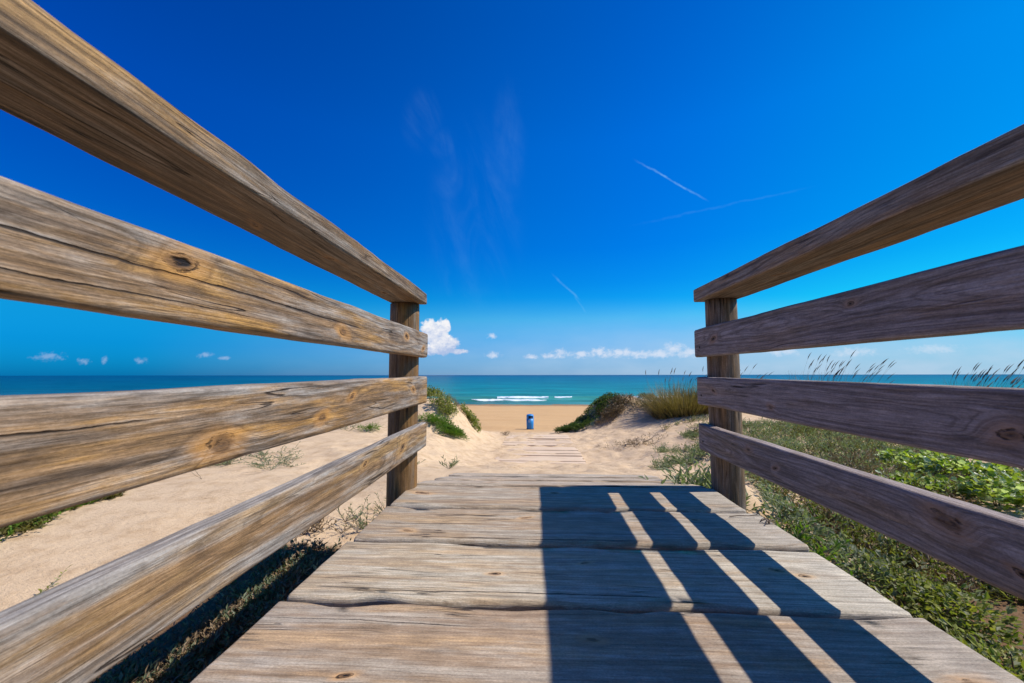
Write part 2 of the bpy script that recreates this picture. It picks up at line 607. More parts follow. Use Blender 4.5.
    # drying checks along the grain
    ck = t.noise(t.xyz(t.mul(l, 1.5), t.mul(t.mad(t.sub(wrp, .5), .05, a), 34.), t.mul(b, 34.)), 1., 2, .45)
    ckm = t.sstep(t.m('ABSOLUTE', t.sub(ck, .5)), .014, .003)
    ckg = t.sstep(t.noise(t.xyz(t.mul(l, 2.8), t.mul(a, 9.), t.mul(b, 9.)), 1., 2, .5), .62 - .16 * crack, .74 - .16 * crack)
    ckm = t.mul(ckm, ckg)
    for (s0, s1, sa, slope, wd) in splits:               # long open splits
        sl = t.sub(l0, (s0 + s1) / 2)
        da = t.sub(t.mad(t.sub(wrf, .5), .010, t.mad(t.sub(wrp, .5), .03, a)), t.mad(sl, slope, sa))
        env = t.mul(t.sstep(l0, s0, s0 + .12), t.sstep(l0, s1, s1 - .12))
        wdv = t.mul(t.lin(fib2, .3, .7, .45, 1.25), wd)
        mm = t.mul(t.sstep(t.div(t.m('ABSOLUTE', da), wdv), 1.0, .3), env)
        ckm = t.mx(ckm, mm)
    c = t.mix(t.mul(ckm, .86), c, (.018, .012, .009))
    h = t.sub(t.add(t.mul(fib2, .75), t.add(t.mul(fib, .3), t.add(t.mul(pep, .18), t.mul(rg, -.45)))), t.mul(ckm, 2.2))
    if kd is not None:
        halo = t.mul(t.sstep(kd, 2.5, .8), t.lin(blot, .35, .6, .25, .8))
        c = t.mix(halo, c, t.mix(1., stain, (1.05, .95, .85), 'MULTIPLY'))
        kring = t.noise(None, 3.6, 4, .7, dim='1D', w=kd)
        core = t.sstep(kd, .95, .55)
        kc = t.mix(t.sstep(kring, .4, .62), (.19, .095, .038), (.07, .036, .018))
        c = t.mix(t.mul(core, t.lin(fib2, .35, .65, .35, .95)), c, kc)
        rim = t.mul(t.sstep(t.m('ABSOLUTE', t.sub(kd, .85)), .18, .04), t.sstep(blot, .47, .58))
        c = t.mix(t.mul(rim, .8), c, (.025, .015, .01))
        star = t.mul(t.sstep(kd, .50, .15), t.sstep(blot, .46, .53))
        c = t.mix(star, c, (.015, .01, .008))
        h = t.sub(h, t.add(t.mul(rim, .9), t.mul(star, 1.4)))
    t.put(p.inputs['Base Color'], c)
    t.put(p.inputs['Roughness'], t.lin(gm, 0., 1., .60, .84))
    t.put(p.inputs['Specular IOR Level'], .25)
    t.put(p.inputs['Normal'], t.bump(h, 1.0, .0034))
    return m


def board(name, L, Wd, T, lax, aax, origin, mat, parent, rad=.008, warp=.002, seed=0, nseg=None, ends=(0., 0.), wear=0.0, round_ends=.006):
    """a rounded plank; lax/aax = unit vectors of its length and width, thickness = lax x aax; origin = centre of its start"""
    lax, aax = Vector(lax), Vector(aax)
    bax = lax.cross(aax)
    o3 = Vector(origin)
    prof = []
    ha, hb = Wd / 2, T / 2
    ca, cb = ha - rad, hb - rad
    for (qa, qb, th) in ((1, 1, 0), (-1, 1, 90), (-1, -1, 180), (1, -1, 270)):
        for k in range(6):
            an = R(th + 90 * k / 5)
            prof.append((qa * ca + rad * math.cos(an), qb * cb + rad * math.sin(an)))
        # side run: extra points hold the flat faces flat
        if th in (0, 180):
            ins = [f for f in (.03, .15, .3, .5, .7, .85, .97)]
            sgn = -1 if th == 0 else 1
            for f in ins:
                prof.append((-sgn * -1 * (ca * (1 - 2 * f)) if False else (ca * (1 - 2 * f)) * (1 if th == 0 else -1), hb * (1 if th == 0 else -1)))
        else:
            for f in (.06, .5, .94):
                prof.append((ha * (-1 if th == 90 else 1), (cb * (1 - 2 * f)) * (1 if th == 90 else -1)))
    npf = len(prof)
    nseg = nseg or max(12, int(L / .035))
    ls = [0, .0015, round_ends * .5, round_ends]
    ls += [round_ends + (L - 2 * round_ends) * i / nseg for i in range(1, nseg)]
    ls += [L - round_ends, L - round_ends * .5, L - .0015, L]
    V, G, F = [], [], []
    for i, lv in enumerate(ls):
        e = min(lv, L - lv)
        ins = round_ends - math.sqrt(max(0, round_ends ** 2 - (round_ends - min(e, round_ends)) ** 2))
        for j, (pa, pb) in enumerate(prof):
            sa_ = (ha - ins) / ha
            sb_ = (hb - ins) / hb
            wv = float(vnoise(lv * 5 + seed * 3.1, pa * 22 + (11 if pb > 0 else 0), 40 + seed)) - .5
            wv2 = float(vnoise(lv * 16 + seed, pa * 40 + (11 if pb > 0 else 0), 60 + seed)) - .5
            edge = 1.0 if abs(pa) > ca and abs(pb) > cb * .6 else .45
            k = (wv * 1.4 + wv2 * .6) * warp * edge
            wr_ = 0.0
            if wear and abs(pa) > ca * .985:
                wr_ = -max(0.0, float(vnoise(lv * 7 + seed * 5.3, pb * 6 + (3 if pa > 0 else 9), 80 + seed)) - .5) * wear
            a2 = pa * sa_ + (k + wr_) * (1 if pa > 0 else -1)
            b2 = pb * sb_ + k * (1 if pb > 0 else -1)
            V.append(tuple(o3 + lax * lv + aax * a2 + bax * b2))
            G.append((lv, pa, pb))
    for i in range(len(ls) - 1):
        for j in range(npf):
            j2 = (j + 1) % npf
            F.append((i * npf + j, i * npf + j2, (i + 1) * npf + j2, (i + 1) * npf + j))
    F.append(tuple(range(npf))[::-1])
    F.append(tuple((len(ls) - 1) * npf + j for j in range(npf)))
    o = mesh(name, V, F, mat, parent)
    for q in (-1, -2):
        o.data.polygons[len(o.data.polygons) + q].use_smooth = False
    at = o.data.attributes.new('grain', 'FLOAT_VECTOR', 'POINT')
    at.data.foreach_set('vector', np.array(G, dtype=np.float32).ravel())
    return o


def post(name, x, y, z0, z1, rad, mat, parent, seed):
    V, G, F = [], [], []
    ns, nr = 40, 30
    for i in range(nr + 1):
        z = z0 + (z1 - z0) * i / nr
        for j in range(ns):
            an = 2 * math.pi * j / ns
            r = rad * (1 + .03 * (float(vnoise(j * .35, z * 2, 90 + seed)) - .5)) * (1.02 - .05 * i / nr)
            V.append((x + r * math.cos(an), y + r * math.sin(an), z))
            G.append((z, r * math.cos(an), r * math.sin(an)))
    for i in range(nr):
        for j in range(ns):
            F.append((i * ns + j, i * ns + (j + 1) % ns, (i + 1) * ns + (j + 1) % ns, (i + 1) * ns + j))
    F.append(tuple(nr * ns + j for j in range(ns)))
    F.append(tuple(range(ns))[::-1])
    o = mesh(name, V, F, mat, parent)
    at = o.data.attributes.new('grain', 'FLOAT_VECTOR', 'POINT')
    at.data.foreach_set('vector', np.array(G, dtype=np.float32).ravel())
    return o


TILT = R(.573)                            # the boardwalk climbs very slightly
Y0, Y1 = -1.3, 2.15
XL, XR = -.57, .878
Y1R = 2.215
TH = .046
LR = Y1 - Y0
rail_left = thing('wooden_railing', (0, 0, 0), 'sunlit golden brown wooden railing along the left edge of the boardwalk', 'railing',
                  'railings of the boardwalk', (TILT, 0, 0))
rail_right = thing('wooden_railing', (0, 0, 0), 'shaded grey wooden railing beside the plants, casting its shadow on the boardwalk', 'railing',
                   'railings of the boardwalk', (TILT, 0, 0))
# heights above eye level turned into heights above the deck
HL = {'cap': (.96, 1.020, .006), 2: (.672, .803, .006), 3: (.430, .573, 0), 4: (.199, .327, 0)}
HR = {'cap': (.975, 1.045, .0), 2: (.672, .822, .002), 3: (.421, .567, 0), 4: (.184, .320, 0)}
NEAR = 0 - Y0                             # camera's place along the rails
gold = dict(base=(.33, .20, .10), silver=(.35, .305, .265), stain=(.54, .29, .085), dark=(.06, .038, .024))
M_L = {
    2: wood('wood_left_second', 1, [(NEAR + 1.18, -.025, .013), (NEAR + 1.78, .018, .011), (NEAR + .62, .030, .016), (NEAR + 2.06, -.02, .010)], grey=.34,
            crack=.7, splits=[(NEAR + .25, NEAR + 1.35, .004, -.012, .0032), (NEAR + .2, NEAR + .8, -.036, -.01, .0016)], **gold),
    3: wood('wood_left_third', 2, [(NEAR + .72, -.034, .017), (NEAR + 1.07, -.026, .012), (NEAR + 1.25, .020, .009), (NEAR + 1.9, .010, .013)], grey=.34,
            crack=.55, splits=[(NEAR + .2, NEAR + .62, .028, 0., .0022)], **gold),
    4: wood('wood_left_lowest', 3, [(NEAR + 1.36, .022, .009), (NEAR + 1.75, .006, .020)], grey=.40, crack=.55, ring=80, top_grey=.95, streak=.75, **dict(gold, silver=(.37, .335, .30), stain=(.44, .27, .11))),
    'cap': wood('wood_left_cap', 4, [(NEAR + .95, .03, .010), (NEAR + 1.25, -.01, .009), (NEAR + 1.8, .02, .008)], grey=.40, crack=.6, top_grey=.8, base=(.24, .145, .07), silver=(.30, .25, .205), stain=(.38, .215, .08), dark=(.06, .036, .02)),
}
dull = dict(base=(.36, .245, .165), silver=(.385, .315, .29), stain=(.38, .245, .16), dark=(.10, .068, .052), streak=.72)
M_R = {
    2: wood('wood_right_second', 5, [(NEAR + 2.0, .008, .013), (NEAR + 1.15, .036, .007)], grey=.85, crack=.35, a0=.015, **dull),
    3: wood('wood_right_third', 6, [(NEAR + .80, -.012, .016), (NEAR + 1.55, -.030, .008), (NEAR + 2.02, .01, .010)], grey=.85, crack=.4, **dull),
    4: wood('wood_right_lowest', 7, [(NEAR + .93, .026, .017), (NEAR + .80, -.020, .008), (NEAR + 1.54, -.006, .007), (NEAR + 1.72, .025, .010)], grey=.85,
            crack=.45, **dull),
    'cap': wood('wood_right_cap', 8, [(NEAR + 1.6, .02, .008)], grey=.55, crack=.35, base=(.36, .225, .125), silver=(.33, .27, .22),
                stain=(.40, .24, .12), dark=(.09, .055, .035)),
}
for k in (2, 3, 4):
    z0, z1, sl = HL[k]
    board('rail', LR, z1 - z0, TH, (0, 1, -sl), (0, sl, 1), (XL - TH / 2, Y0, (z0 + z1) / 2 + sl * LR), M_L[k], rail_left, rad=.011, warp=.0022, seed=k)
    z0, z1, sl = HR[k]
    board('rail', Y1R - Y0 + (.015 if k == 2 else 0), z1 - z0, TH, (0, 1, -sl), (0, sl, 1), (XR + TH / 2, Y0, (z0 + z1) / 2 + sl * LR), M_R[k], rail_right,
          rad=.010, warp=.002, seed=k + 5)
z0, z1, sl = HL['cap']
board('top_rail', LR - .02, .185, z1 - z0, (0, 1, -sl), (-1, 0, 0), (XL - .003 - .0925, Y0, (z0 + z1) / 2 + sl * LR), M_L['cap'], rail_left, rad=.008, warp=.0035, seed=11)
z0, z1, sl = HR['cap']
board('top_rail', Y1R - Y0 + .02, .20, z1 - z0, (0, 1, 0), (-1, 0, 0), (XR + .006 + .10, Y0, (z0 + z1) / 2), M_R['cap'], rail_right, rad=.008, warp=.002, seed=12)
mpost = wood('wood_post_left', 9, [(.55, .03, .010)], grey=.18, crack=.6, base=(.27, .15, .06), silver=(.23, .18, .13), stain=(.36, .19, .06), dark=(.08, .042, .02), ring=150)
mpost2 = wood('wood_post_right', 10, [(.5, -.03, .008)], grey=.35, crack=.5, base=(.30, .19, .10), silver=(.26, .21, .17), stain=(.34, .20, .10), dark=(.08, .05, .03), ring=150)
PR = .0775
for yy in (2.105, -.95):
    post('post', XL - TH - PR + .008, yy, -.9, .957, PR, mpost, rail_left, 1)
    post('post', XR + TH + PR - .002, yy + (.065 if yy > 0 else 0), -.9, .972, PR, mpost2, rail_right, 2)
# bolt heads where the rails meet the post
mbolt, t, p = new_mat('rusty_iron')
t.put(p.inputs['Base Color'], (.03, .024, .02, 1))
t.put(p.inputs['Roughness'], .6)
t.put(p.inputs['Metallic'], .6)


def bolt(x, y, z, side, parent):
    V, F = [], []
    for (r, d) in ((.0055, 0.), (.0055, .0015), (.003, .0025)):
        for j in range(8):
            an = 2 * math.pi * j / 8
            V.append((x + side * d, y + r * math.cos(an), z + r * math.sin(an)))
    for i in range(2):
        for j in range(8):
            F.append((i * 8 + j, i * 8 + (j + 1) % 8, (i + 1) * 8 + (j + 1) % 8, (i + 1) * 8 + j))
    F.append(tuple(16 + j for j in range(8)))
    mesh('bolt', V, F, mbolt, parent)


for k in (2, 3, 4):
    bolt(XR - .0006, 2.16, HR[k][0] + .05, -1, rail_right)

# ------------------------------------------------------------------ boardwalk
walk = thing('boardwalk', (0, 0, 0), 'raised boardwalk of wide grey weathered planks leading to the beach', 'boardwalk', None, (TILT, 0, 0))
deckc = dict(base=(.51, .365, .215), silver=(.555, .485, .36), stain=(.60, .40, .21), dark=(.20, .13, .085))
edges = [-1.42, -1.06, -.71, -.36, 0.0, .36, .712, 1.085, 1.458, 1.81, 2.16]
ext = {1.085: (-.672, .948), 1.458: (-.668, .938), 1.81: (-.655, .945), 2.16: (-.650, .915), .712: (-.68, .94)}
kn = {1.085: [(.80, .06, .010), (1.50, -.04, .016), (.3, -.07, .007)], 1.458: [(.55, -.03, .009), (.83, .05, .007), (1.40, .03, .010), (1.46, .0, .009)],
      1.81: [(.62, .06, .010), (.18, -.09, .012), (1.3, .06, .008)], 2.16: [(.10, .02, .016), (.75, .05, .009)]}
sp = {1.458: [(.15, 1.05, -.135, .01, .003)], 1.81: [(.0, .5, -.02, .02, .003), (.3, 1.1, -.145, .0, .004), (.05, .22, -.06, .03, .002)],
      1.085: [(.0, .55, .10, -.02, .0014)], 2.16: [(.2, .9, -.15, 0., .002)]}
tones = {1.085: dict(base=(.37, .245, .145), silver=(.43, .355, .275), stain=(.56, .355, .18), dark=(.15, .095, .06)),
         .712: dict(base=(.37, .245, .145), silver=(.43, .355, .275), stain=(.54, .34, .18), dark=(.15, .095, .06)),
         1.458: dict(base=(.47, .35, .22), silver=(.55, .48, .37), stain=(.56, .39, .22), dark=(.19, .13, .085)),
         1.81: dict(base=(.40, .275, .165), silver=(.47, .40, .31), stain=(.56, .37, .19), dark=(.15, .10, .06)),
         2.16: dict(base=(.40, .28, .17), silver=(.46, .39, .30), stain=(.52, .34, .18), dark=(.15, .10, .06))}
for i in range(len(edges) - 1):
    ya, yb = edges[i], edges[i + 1]
    x0, x1 = ext.get(yb, (-.67, .94))
    tone_ = tones.get(yb, deckc)
    mt = wood('wood_plank_%s' % 'abcdefghijk'[i], 20 + i, kn.get(yb, [(.5, .03, .012)]), grey=.48, crack=.45, top_grey=.2, a0=.02, ring=90, contrast=.6, end_grey=.75, speck=1.0, streak=.62,
              splits=sp.get(yb, ()), **tone_)
    gap = .013
    dz = rng.uniform(-.003, .003)
    dyaw = rng.uniform(-.004, .004)
    board('plank', x1 - x0, yb - ya - gap, .055, (math.cos(dyaw), math.sin(dyaw), 0), (-math.sin(dyaw), math.cos(dyaw), 0),
          (x0, (ya + yb) / 2 - .8 * dyaw, -.0275 + dz), mt, walk, rad=.016, warp=.005, seed=20 + i, wear=.04, round_ends=.010)
# ramp down to the sand
slope = -.195
ca, sa = math.cos(math.atan(slope)), math.sin(math.atan(slope))
yy, zz = 2.166, -.004
for i, (w_, x0, x1) in enumerate(((.20, -.635, .90), (.19, -.655, .88), (.21, -.63, .91), (.20, -.64, .89), (.22, -.62, .90), (.20, -.65, .88))):
    mt = wood('wood_ramp_%s' % 'abcdef'[i], 40 + i, [(.4, .02, .012)], grey=.6, crack=.6, top_grey=.4, ring=75, contrast=.75, base=(.50, .37, .24), speck=1.0, streak=.8,
              silver=(.55, .46, .35), stain=(.60, .43, .27), dark=(.17, .11, .07))
    board('plank', x1 - x0, w_ - .012, .05, (1, 0, 0), (0, ca, sa), (x0, yy + ca * w_ / 2, zz + sa * w_ / 2 - .025 + (.005, -.004, .004, -.005, .005, -.003)[i]), mt, walk,
          rad=.012, warp=.004, seed=40 + i, wear=.03, round_ends=.010)
    yy += ca * w_
    zz += sa * w_
mj = wood('wood_joist', 60, [], grey=.4, crack=.4, base=(.2, .12, .06), silver=(.2, .16, .12), stain=(.2, .12, .06), dark=(.06, .04, .02))
for xj in (-.52, .13, .78):
    board('joist', 3.4, .14, .07, (0, 1, 0), (0, 0, 1), (xj, -1.35, -.129), mj, walk, rad=.004, warp=.001, seed=3)

# lower walkway, half buried in blown sand
low = thing('buried_walkway', (.10, 8.9, float(ground(.1, 8.9))), 'pale lower walkway of sand covered slats crossing the sand towards the beach', 'walkway')
mlow, t, p = new_mat('sandy_slats')
at = t.node('ShaderNodeAttribute', attribute_name='grain')
l_, a_, b_ = t.sep(at.outputs['Vector'])
ps = t.sep(t.node('ShaderNodeNewGeometry').outputs['Position'])
nn = t.noise(t.xyz(t.mul(ps[0], 2.), t.mul(ps[1], 12.), 0.), 1., 5, .65)
c = t.mix(t.sstep(nn, .40, .60), (.56, .40, .26), (.65, .48, .325))
c = t.mix(t.sstep(t.noise(t.xyz(ps[0], ps[1], 0.), 1.3, 4, .6), .42, .6), c, (.655, .485, .33))
t.put(p.inputs['Base Color'], c)
t.put(p.inputs['Roughness'], .9)
lz0 = float(ground(.1, 8.9))
yy = 7.25
i = 0
while yy < 11.2:
    zt = float(np.mean(ground(np.array([-.5, .1, .7]), np.full(3, yy)))) - .001 + .008 * math.sin(i * 1.7)
    if i % 7 != 5:
        board('slat', 1.62, .142, .03, (1, 0, 0), (0, 1, 0), (-.80 + .015 * math.sin(i * 2.3), yy - 8.9, zt - lz0), mlow, low, rad=.006, warp=.003, seed=70 + i % 9, nseg=14)
    yy += .15
    i += 1

# ------------------------------------------------------------------ litter bin on the beach
bz = float(ground(-.19, 24.0))
binn = thing('litter_bin', (-.19, 24.0, bz), 'blue drum shaped litter bin standing alone on the beach sand', 'litter bin', None, (0, 0, R(12)))
mblue, t, p = new_mat('blue_plastic')
nb = t.noise(t.node('ShaderNodeTexCoord').outputs['Object'], 9., 4, .6)
t.put(p.inputs['Base Color'], t.mix(nb, (.006, .17, .50), (.015, .26, .62)))
t.put(p.inputs['Roughness'], .45)
mdark, t, p = new_mat('dark_opening')
t.put(p.inputs['Base Color'], (.008, .012, .03, 1))
t.put(p.inputs['Roughness'], .8)
mwhite, t, p = new_mat('white_sticker')
t.put(p.inputs['Base Color'], (.22, .38, .56, 1))


def lathe(name, prof, mat, parent, ns=36, a0=0., a1=360., smooth=True):
    V, F = [], []
    full = abs(a1 - a0) >= 359.9
    nn_ = ns if full else ns + 1
    for (r, z) in prof:
        for j in range(nn_):
            an = R(a0 + (a1 - a0) * j / ns)
            V.append((r * math.cos(an), r * math.sin(an), z))
    for i in range(len(prof) - 1):
        for j in range(nn_ if full else nn_ - 1):
            j2 = (j + 1) % nn_
            F.append((i * nn_ + j, i * nn_ + j2, (i + 1) * nn_ + j2, (i + 1) * nn_ + j))
    return mesh(name, V, F, mat, parent, smooth)


lathe('body', [(0, .02), (.19, .02), (.205, .06), (.212, .30), (.216, .34), (.212, .38), (.215, .64), (.20, .64), (.20, .60), (0, .60)], mblue, binn)
lathe('base_ring', [(.19, -.03), (.215, -.03), (.215, .055), (.19, .055)], mdark, binn)
lathe('hood', [(.214, .625), (.214, .80), (.20, .85), (.14, .885), (0, .90), (0, .89), (.135, .87), (.195, .835), (.205, .79), (.205, .625)], mblue, binn, 36, -52, 232)
lathe('hood_lid', [(.215, .80), (.205, .846), (.142, .882), (0, .897)], mblue, binn, 24, 232, 308)
lathe('inner_liner', [(.19, .45), (.19, .80), (0, .82)], mdark, binn)
lathe('sticker', [(.2165, .42), (.2175, .57)], mwhite, binn, 8, 225, 262)

# ------------------------------------------------------------------ vegetation


def leaf_mat(name, cols, rough=.55, trans=.45):
    m, t, p = new_mat(name)
    geo = t.node('ShaderNodeNewGeometry')
    rnd = geo.outputs['Random Per Island']
    stops = [(i / max(1, len(cols) - 1), c_) for i, c_ in enumerate(cols)]
    c_ = t.ramp(rnd, stops)
    nz_ = t.noise(geo.outputs['Position'], 3.0, 3, .6)
    c_ = t.mix(1., c_, t.ramp(nz_, [(.3, .72), (.7, 1.25)]), 'MULTIPLY')
    t.put(p.inputs['Base Color'], c_)
    t.put(p.inputs['Roughness'], rough)
    t.put(p.inputs['Specular IOR Level'], .3)
    tr = t.node('ShaderNodeBsdfTranslucent')
    t.put(tr.inputs[0], t.mix(1., c_, (1.1, 1.2, .5), 'MULTIPLY'))
    ms = t.node('ShaderNodeMixShader')
    t.put(ms.inputs[0], trans)
    t.l.new(p.outputs[0], ms.inputs[1])
    t.l.new(tr.outputs[0], ms.inputs[2])
    out = [x for x in t.n if x.type == 'OUTPUT_MATERIAL'][0]
    t.l.new(ms.outputs[0], out.inputs[0])
    return m


L_grey = leaf_mat('glaucous_leaf', [(.11, .145, .075), (.20, .235, .14), (.29, .30, .195), (.15, .185, .09), (.40, .40, .30)])
L_green = leaf_mat('bright_leaf', [(.07, .15, .015), (.12, .22, .025), (.20, .29, .04), (.09, .17, .02)])
L_yel = leaf_mat('yellow_leaf', [(.10, .15, .02), (.22, .25, .04), (.34, .32, .07), (.13, .15, .02), (.42, .40, .24), (.06, .09, .015)])
L_dark = leaf_mat('dark_leaf', [(.035, .07, .018), (.065, .11, .025), (.11, .15, .04), (.05, .085, .03)])
L_olive = leaf_mat('olive_leaf', [(.08, .085, .02), (.15, .13, .035), (.20, .17, .055), (.10, .10, .03)])
L_dry = leaf_mat('dry_leaf', [(.20, .125, .06), (.28, .19, .10), (.14, .085, .045), (.34, .25, .15)], trans=.15)
L_shine = leaf_mat('pale_gloss_leaf', [(.13, .22, .02), (.30, .36, .05), (.62, .66, .48), (.18, .27, .03), (.42, .42, .08), (.10, .17, .02)], rough=.30, trans=.5)  # near-white stop paints highlights into the leaf colour
M_stem = leaf_mat('green_stem', [(.12, .12, .05), (.18, .16, .08), (.10, .09, .05)], trans=.0)
M_twig = leaf_mat('dry_twig', [(.13, .085, .055), (.20, .14, .09), (.08, .05, .035)], trans=.0)
M_plume = leaf_mat('grass_plume', [(.16, .10, .06), (.24, .17, .11), (.12, .08, .05)], trans=.25)
M_blade = leaf_mat('marram_blade', [(.11, .09, .025), (.23, .165, .06), (.31, .22, .09), (.14, .12, .03), (.19, .11, .045)], trans=.3)


def add_leaf(B, base, d, up, ln, w):
    """one folded leaf: four corners, pointed"""
    side = d.cross(up)
    if side.length < 1e-5:
        side = d.cross(Vector((1, 0, 0)))
    side.normalize()
    nrm = side.cross(d).normalized()
    i = len(B[0])
    mid = base + d * (ln * .45)
    B[0].extend([tuple(base), tuple(mid + side * w / 2 + nrm * w * .18), tuple(base + d * ln - nrm * ln * .08), tuple(mid - side * w / 2 + nrm * w * .18)])
    B[1].extend([(i, i + 1, i + 2), (i, i + 2, i + 3)])


def add_lobed(B, base, d, up, w):
    """a broad lobed leaf, a fan of seven lobes slightly cupped"""
    side = d.cross(up).normalized()
    nrm = side.cross(d).normalized()
    i = len(B[0])
    ctr = base + d * w * .35
    B[0].append(tuple(ctr - nrm * w * .05))
    k_ = 11
    for k in range(k_):
        an = math.pi * 2 * k / k_ + .2
        rr_ = w * (.52 if k % 2 else .40) * rng.uniform(.85, 1.1)
        B[0].append(tuple(ctr + d * rr_ * math.cos(an) + side * rr_ * math.sin(an) * .9 + nrm * w * rng.uniform(-.02, .09)))
    for k in range(k_):
        B[1].append((i, i + 1 + k, i + 1 + (k + 1) % k_))


def add_tube(B, pts, r0, r1, ns=4):
    i0 = len(B[0])
    for k, q in enumerate(pts):
        f = k / (len(pts) - 1)
        r = r0 + (r1 - r0) * f
        d = (pts[min(k + 1, len(pts) - 1)] - pts[max(k - 1, 0)]).normalized()
        s_ = d.cross(Vector((.31, .2, .93)))
        s_.normalize()
        u_ = s_.cross(d)
        for j in range(ns):
            an = 2 * math.pi * j / ns
            B[0].append(tuple(q + s_ * r * math.cos(an) + u_ * r * math.sin(an)))
    for k in range(len(pts) - 1):
        for j in range(ns):
            j2 = (j + 1) % ns
            B[1].append((i0 + k * ns + j, i0 + k * ns + j2, i0 + (k + 1) * ns + j2, i0 + (k + 1) * ns + j))


def rdir(up=.5):
    an = rng.uniform(0, 2 * math.pi)
    return Vector((math.cos(an), math.sin(an), rng.gauss(up, .35))).normalized()


def sprig(BL, BS, base, nst, ln, lf, lw, spread=1.0, rise=.7, dens=9, wob=.3, lobed=False, stem_r=.0018, curl=0.):
    for _ in range(nst):
        an = rng.uniform(0, 2 * math.pi)
        d = Vector((math.cos(an) * spread, math.sin(an) * spread, rise * rng.uniform(.5, 1.3))).normalized()
        L_ = ln * rng.uniform(.55, 1.15)
        pts = [Vector(base)]
        k_ = 5
        for k in range(k_):
            d = (d + Vector((rng.gauss(0, wob), rng.gauss(0, wob), rng.gauss(curl, wob * .6))) * .5).normalized()
            pts.append(pts[-1] + d * L_ / k_)
        if BS is not None:
            add_tube(BS, pts, stem_r, stem_r * .5, 3)
        for k in range(dens):
            f = (.15 + .85 * (k + rng.random()) / dens) * k_ * .999
            a_i = int(f)
            q = pts[a_i].lerp(pts[a_i + 1], f - a_i)
            dd = (rdir(.45) + (pts[a_i + 1] - pts[a_i]).normalized() * .7).normalized()
            if lobed:
                add_lobed(BL, q, dd, Vector((rng.gauss(0, .3), rng.gauss(0, .3), 1)), lf * rng.uniform(.6, 1.15))
            else:
                add_leaf(BL, q, dd, Vector((rng.gauss(0, .4), rng.gauss(0, .4), 1)), lf * rng.uniform(.6, 1.25), lw * rng.uniform(.7, 1.2))


def blade(B, base, d, ln, w, droop=.6, seg_=5):
    i0 = len(B[0])
    side = d.cross(Vector((0, 0, 1)))
    if side.length < 1e-4:
        side = Vector((1, 0, 0))
    side.normalize()
    side = (side + Vector((rng.gauss(0, .4), rng.gauss(0, .4), 0))).normalized()
    q = Vector(base)
    dd = d.copy()
    last = q
    for k in range(seg_ + 1):
        f = k / seg_
        ww = w * (1 - f) ** .7 * .5 + .0004
        B[0].extend([tuple(q - side * ww), tuple(q + side * ww)])
        last = q
        hz = Vector((d.x, d.y, 0))
        dd = (dd + (hz * .5 + Vector((0, 0, -1))) * droop * .28 * f).normalized()
        q = q + dd * ln / seg_
    for k in range(seg_):
        a_i = i0 + 2 * k
        B[1].append((a_i, a_i + 1, a_i + 3, a_i + 2))
    return last


def gz(x, y):
    return float(ground(np.array(x), np.array(y)))


def plant(name, x, y, label, cat, fn, ml, ms=None, group=None, sink=.01):
    """fn fills leaf and stem buffers round the local origin; terrain height is added point by point by the builders that spread"""
    BL, BS = ([], []), ([], [])
    z = gz(x, y) - sink
    fn(BL, BS, x, y, z)
    th = thing(name, (x, y, z), label, cat, group)
    if BL[0]:
        mesh('foliage', BL[0], BL[1], ml, th, False)
    if BS[0]:
        mesh('stem', BS[0], BS[1], ms or M_stem, th, False)
    return th


def herb(nst, ln, lf, lw, rise=.7, dens=9, rad=0., nb=1, lobed=False, wob=.3, curl=0., sr=.0018):
    def fn(BL, BS, x, y, z):
        for _ in range(nb):
            an, rr_ = rng.uniform(0, 6.283), rad * math.sqrt(rng.random())
            bx, by = math.cos(an) * rr_, math.sin(an) * rr_
            if nb > 1 and rr_ > .03:                     # creeping runner from the root
                add_tube(BS, [Vector((bx * f, by * f, gz(x + bx * f, y + by * f) - z - .002)) for f in (0, .33, .66, 1.)], .003, .002, 3)
            sprig(BL, BS, (bx, by, gz(x + bx, y + by) - z), nst, ln * rng.uniform(.7, 1.1), lf, lw, 1., rise, dens, wob, lobed, sr, curl)
    return fn


def bush(rx, ry, h, nl, lf, lw, nst=10, lobed=False, flat=.0):
    """leaves through a lumpy dome, thicker towards its skin"""
    lumps = []

    def fn(BL, BS, x, y, z):
        for _ in range(9):
            an, rr_ = rng.uniform(0, 6.283), math.sqrt(rng.random()) * .75
            lumps.append((math.cos(an) * rr_ * rx, math.sin(an) * rr_ * ry, rng.uniform(.45, 1.0) * (1 - .55 * rr_), rng.uniform(.28, .5)))
        for _ in range(nl):
            lx, ly_, lh, lr = rng.choice(lumps)
            d = rdir(.25)
            k = rng.random() ** .4
            qx, qy = lx + d.x * lr * rx * k, ly_ + d.y * lr * ry * k
            q = Vector((qx, qy, gz(x + qx, y + qy) - z + max(.01, h * (lh * .62 + d.z * lr * .75 * k)) * rng.uniform(.12, 1) ** .55))
            dd = (d + rdir(.4) * .8).normalized()
            if lobed:
                add_lobed(BL, q, dd, Vector((rng.gauss(0, .4), rng.gauss(0, .4), 1)), lf * rng.uniform(.6, 1.2))
            else:
                add_leaf(BL, q, dd, Vector((rng.gauss(0, .5), rng.gauss(0, .5), 1)), lf * rng.uniform(.6, 1.3), lw * rng.uniform(.7, 1.2))
        for _ in range(nst):
            lx, ly_, lh, lr = rng.choice(lumps)
            g0 = gz(x + lx * .4, y + ly_ * .4) - z
            g1 = gz(x + lx, y + ly_) - z
            pts = [Vector((0, 0, -.02)), Vector((lx * .4, ly_ * .4, g0 + .01)), Vector((lx * .7, ly_ * .7, (g0 + g1) / 2 + h * lh * .3)), Vector((lx, ly_, g1 + h * lh * .75))]
            add_tube(BS, pts, .006, .002, 4)
    return fn


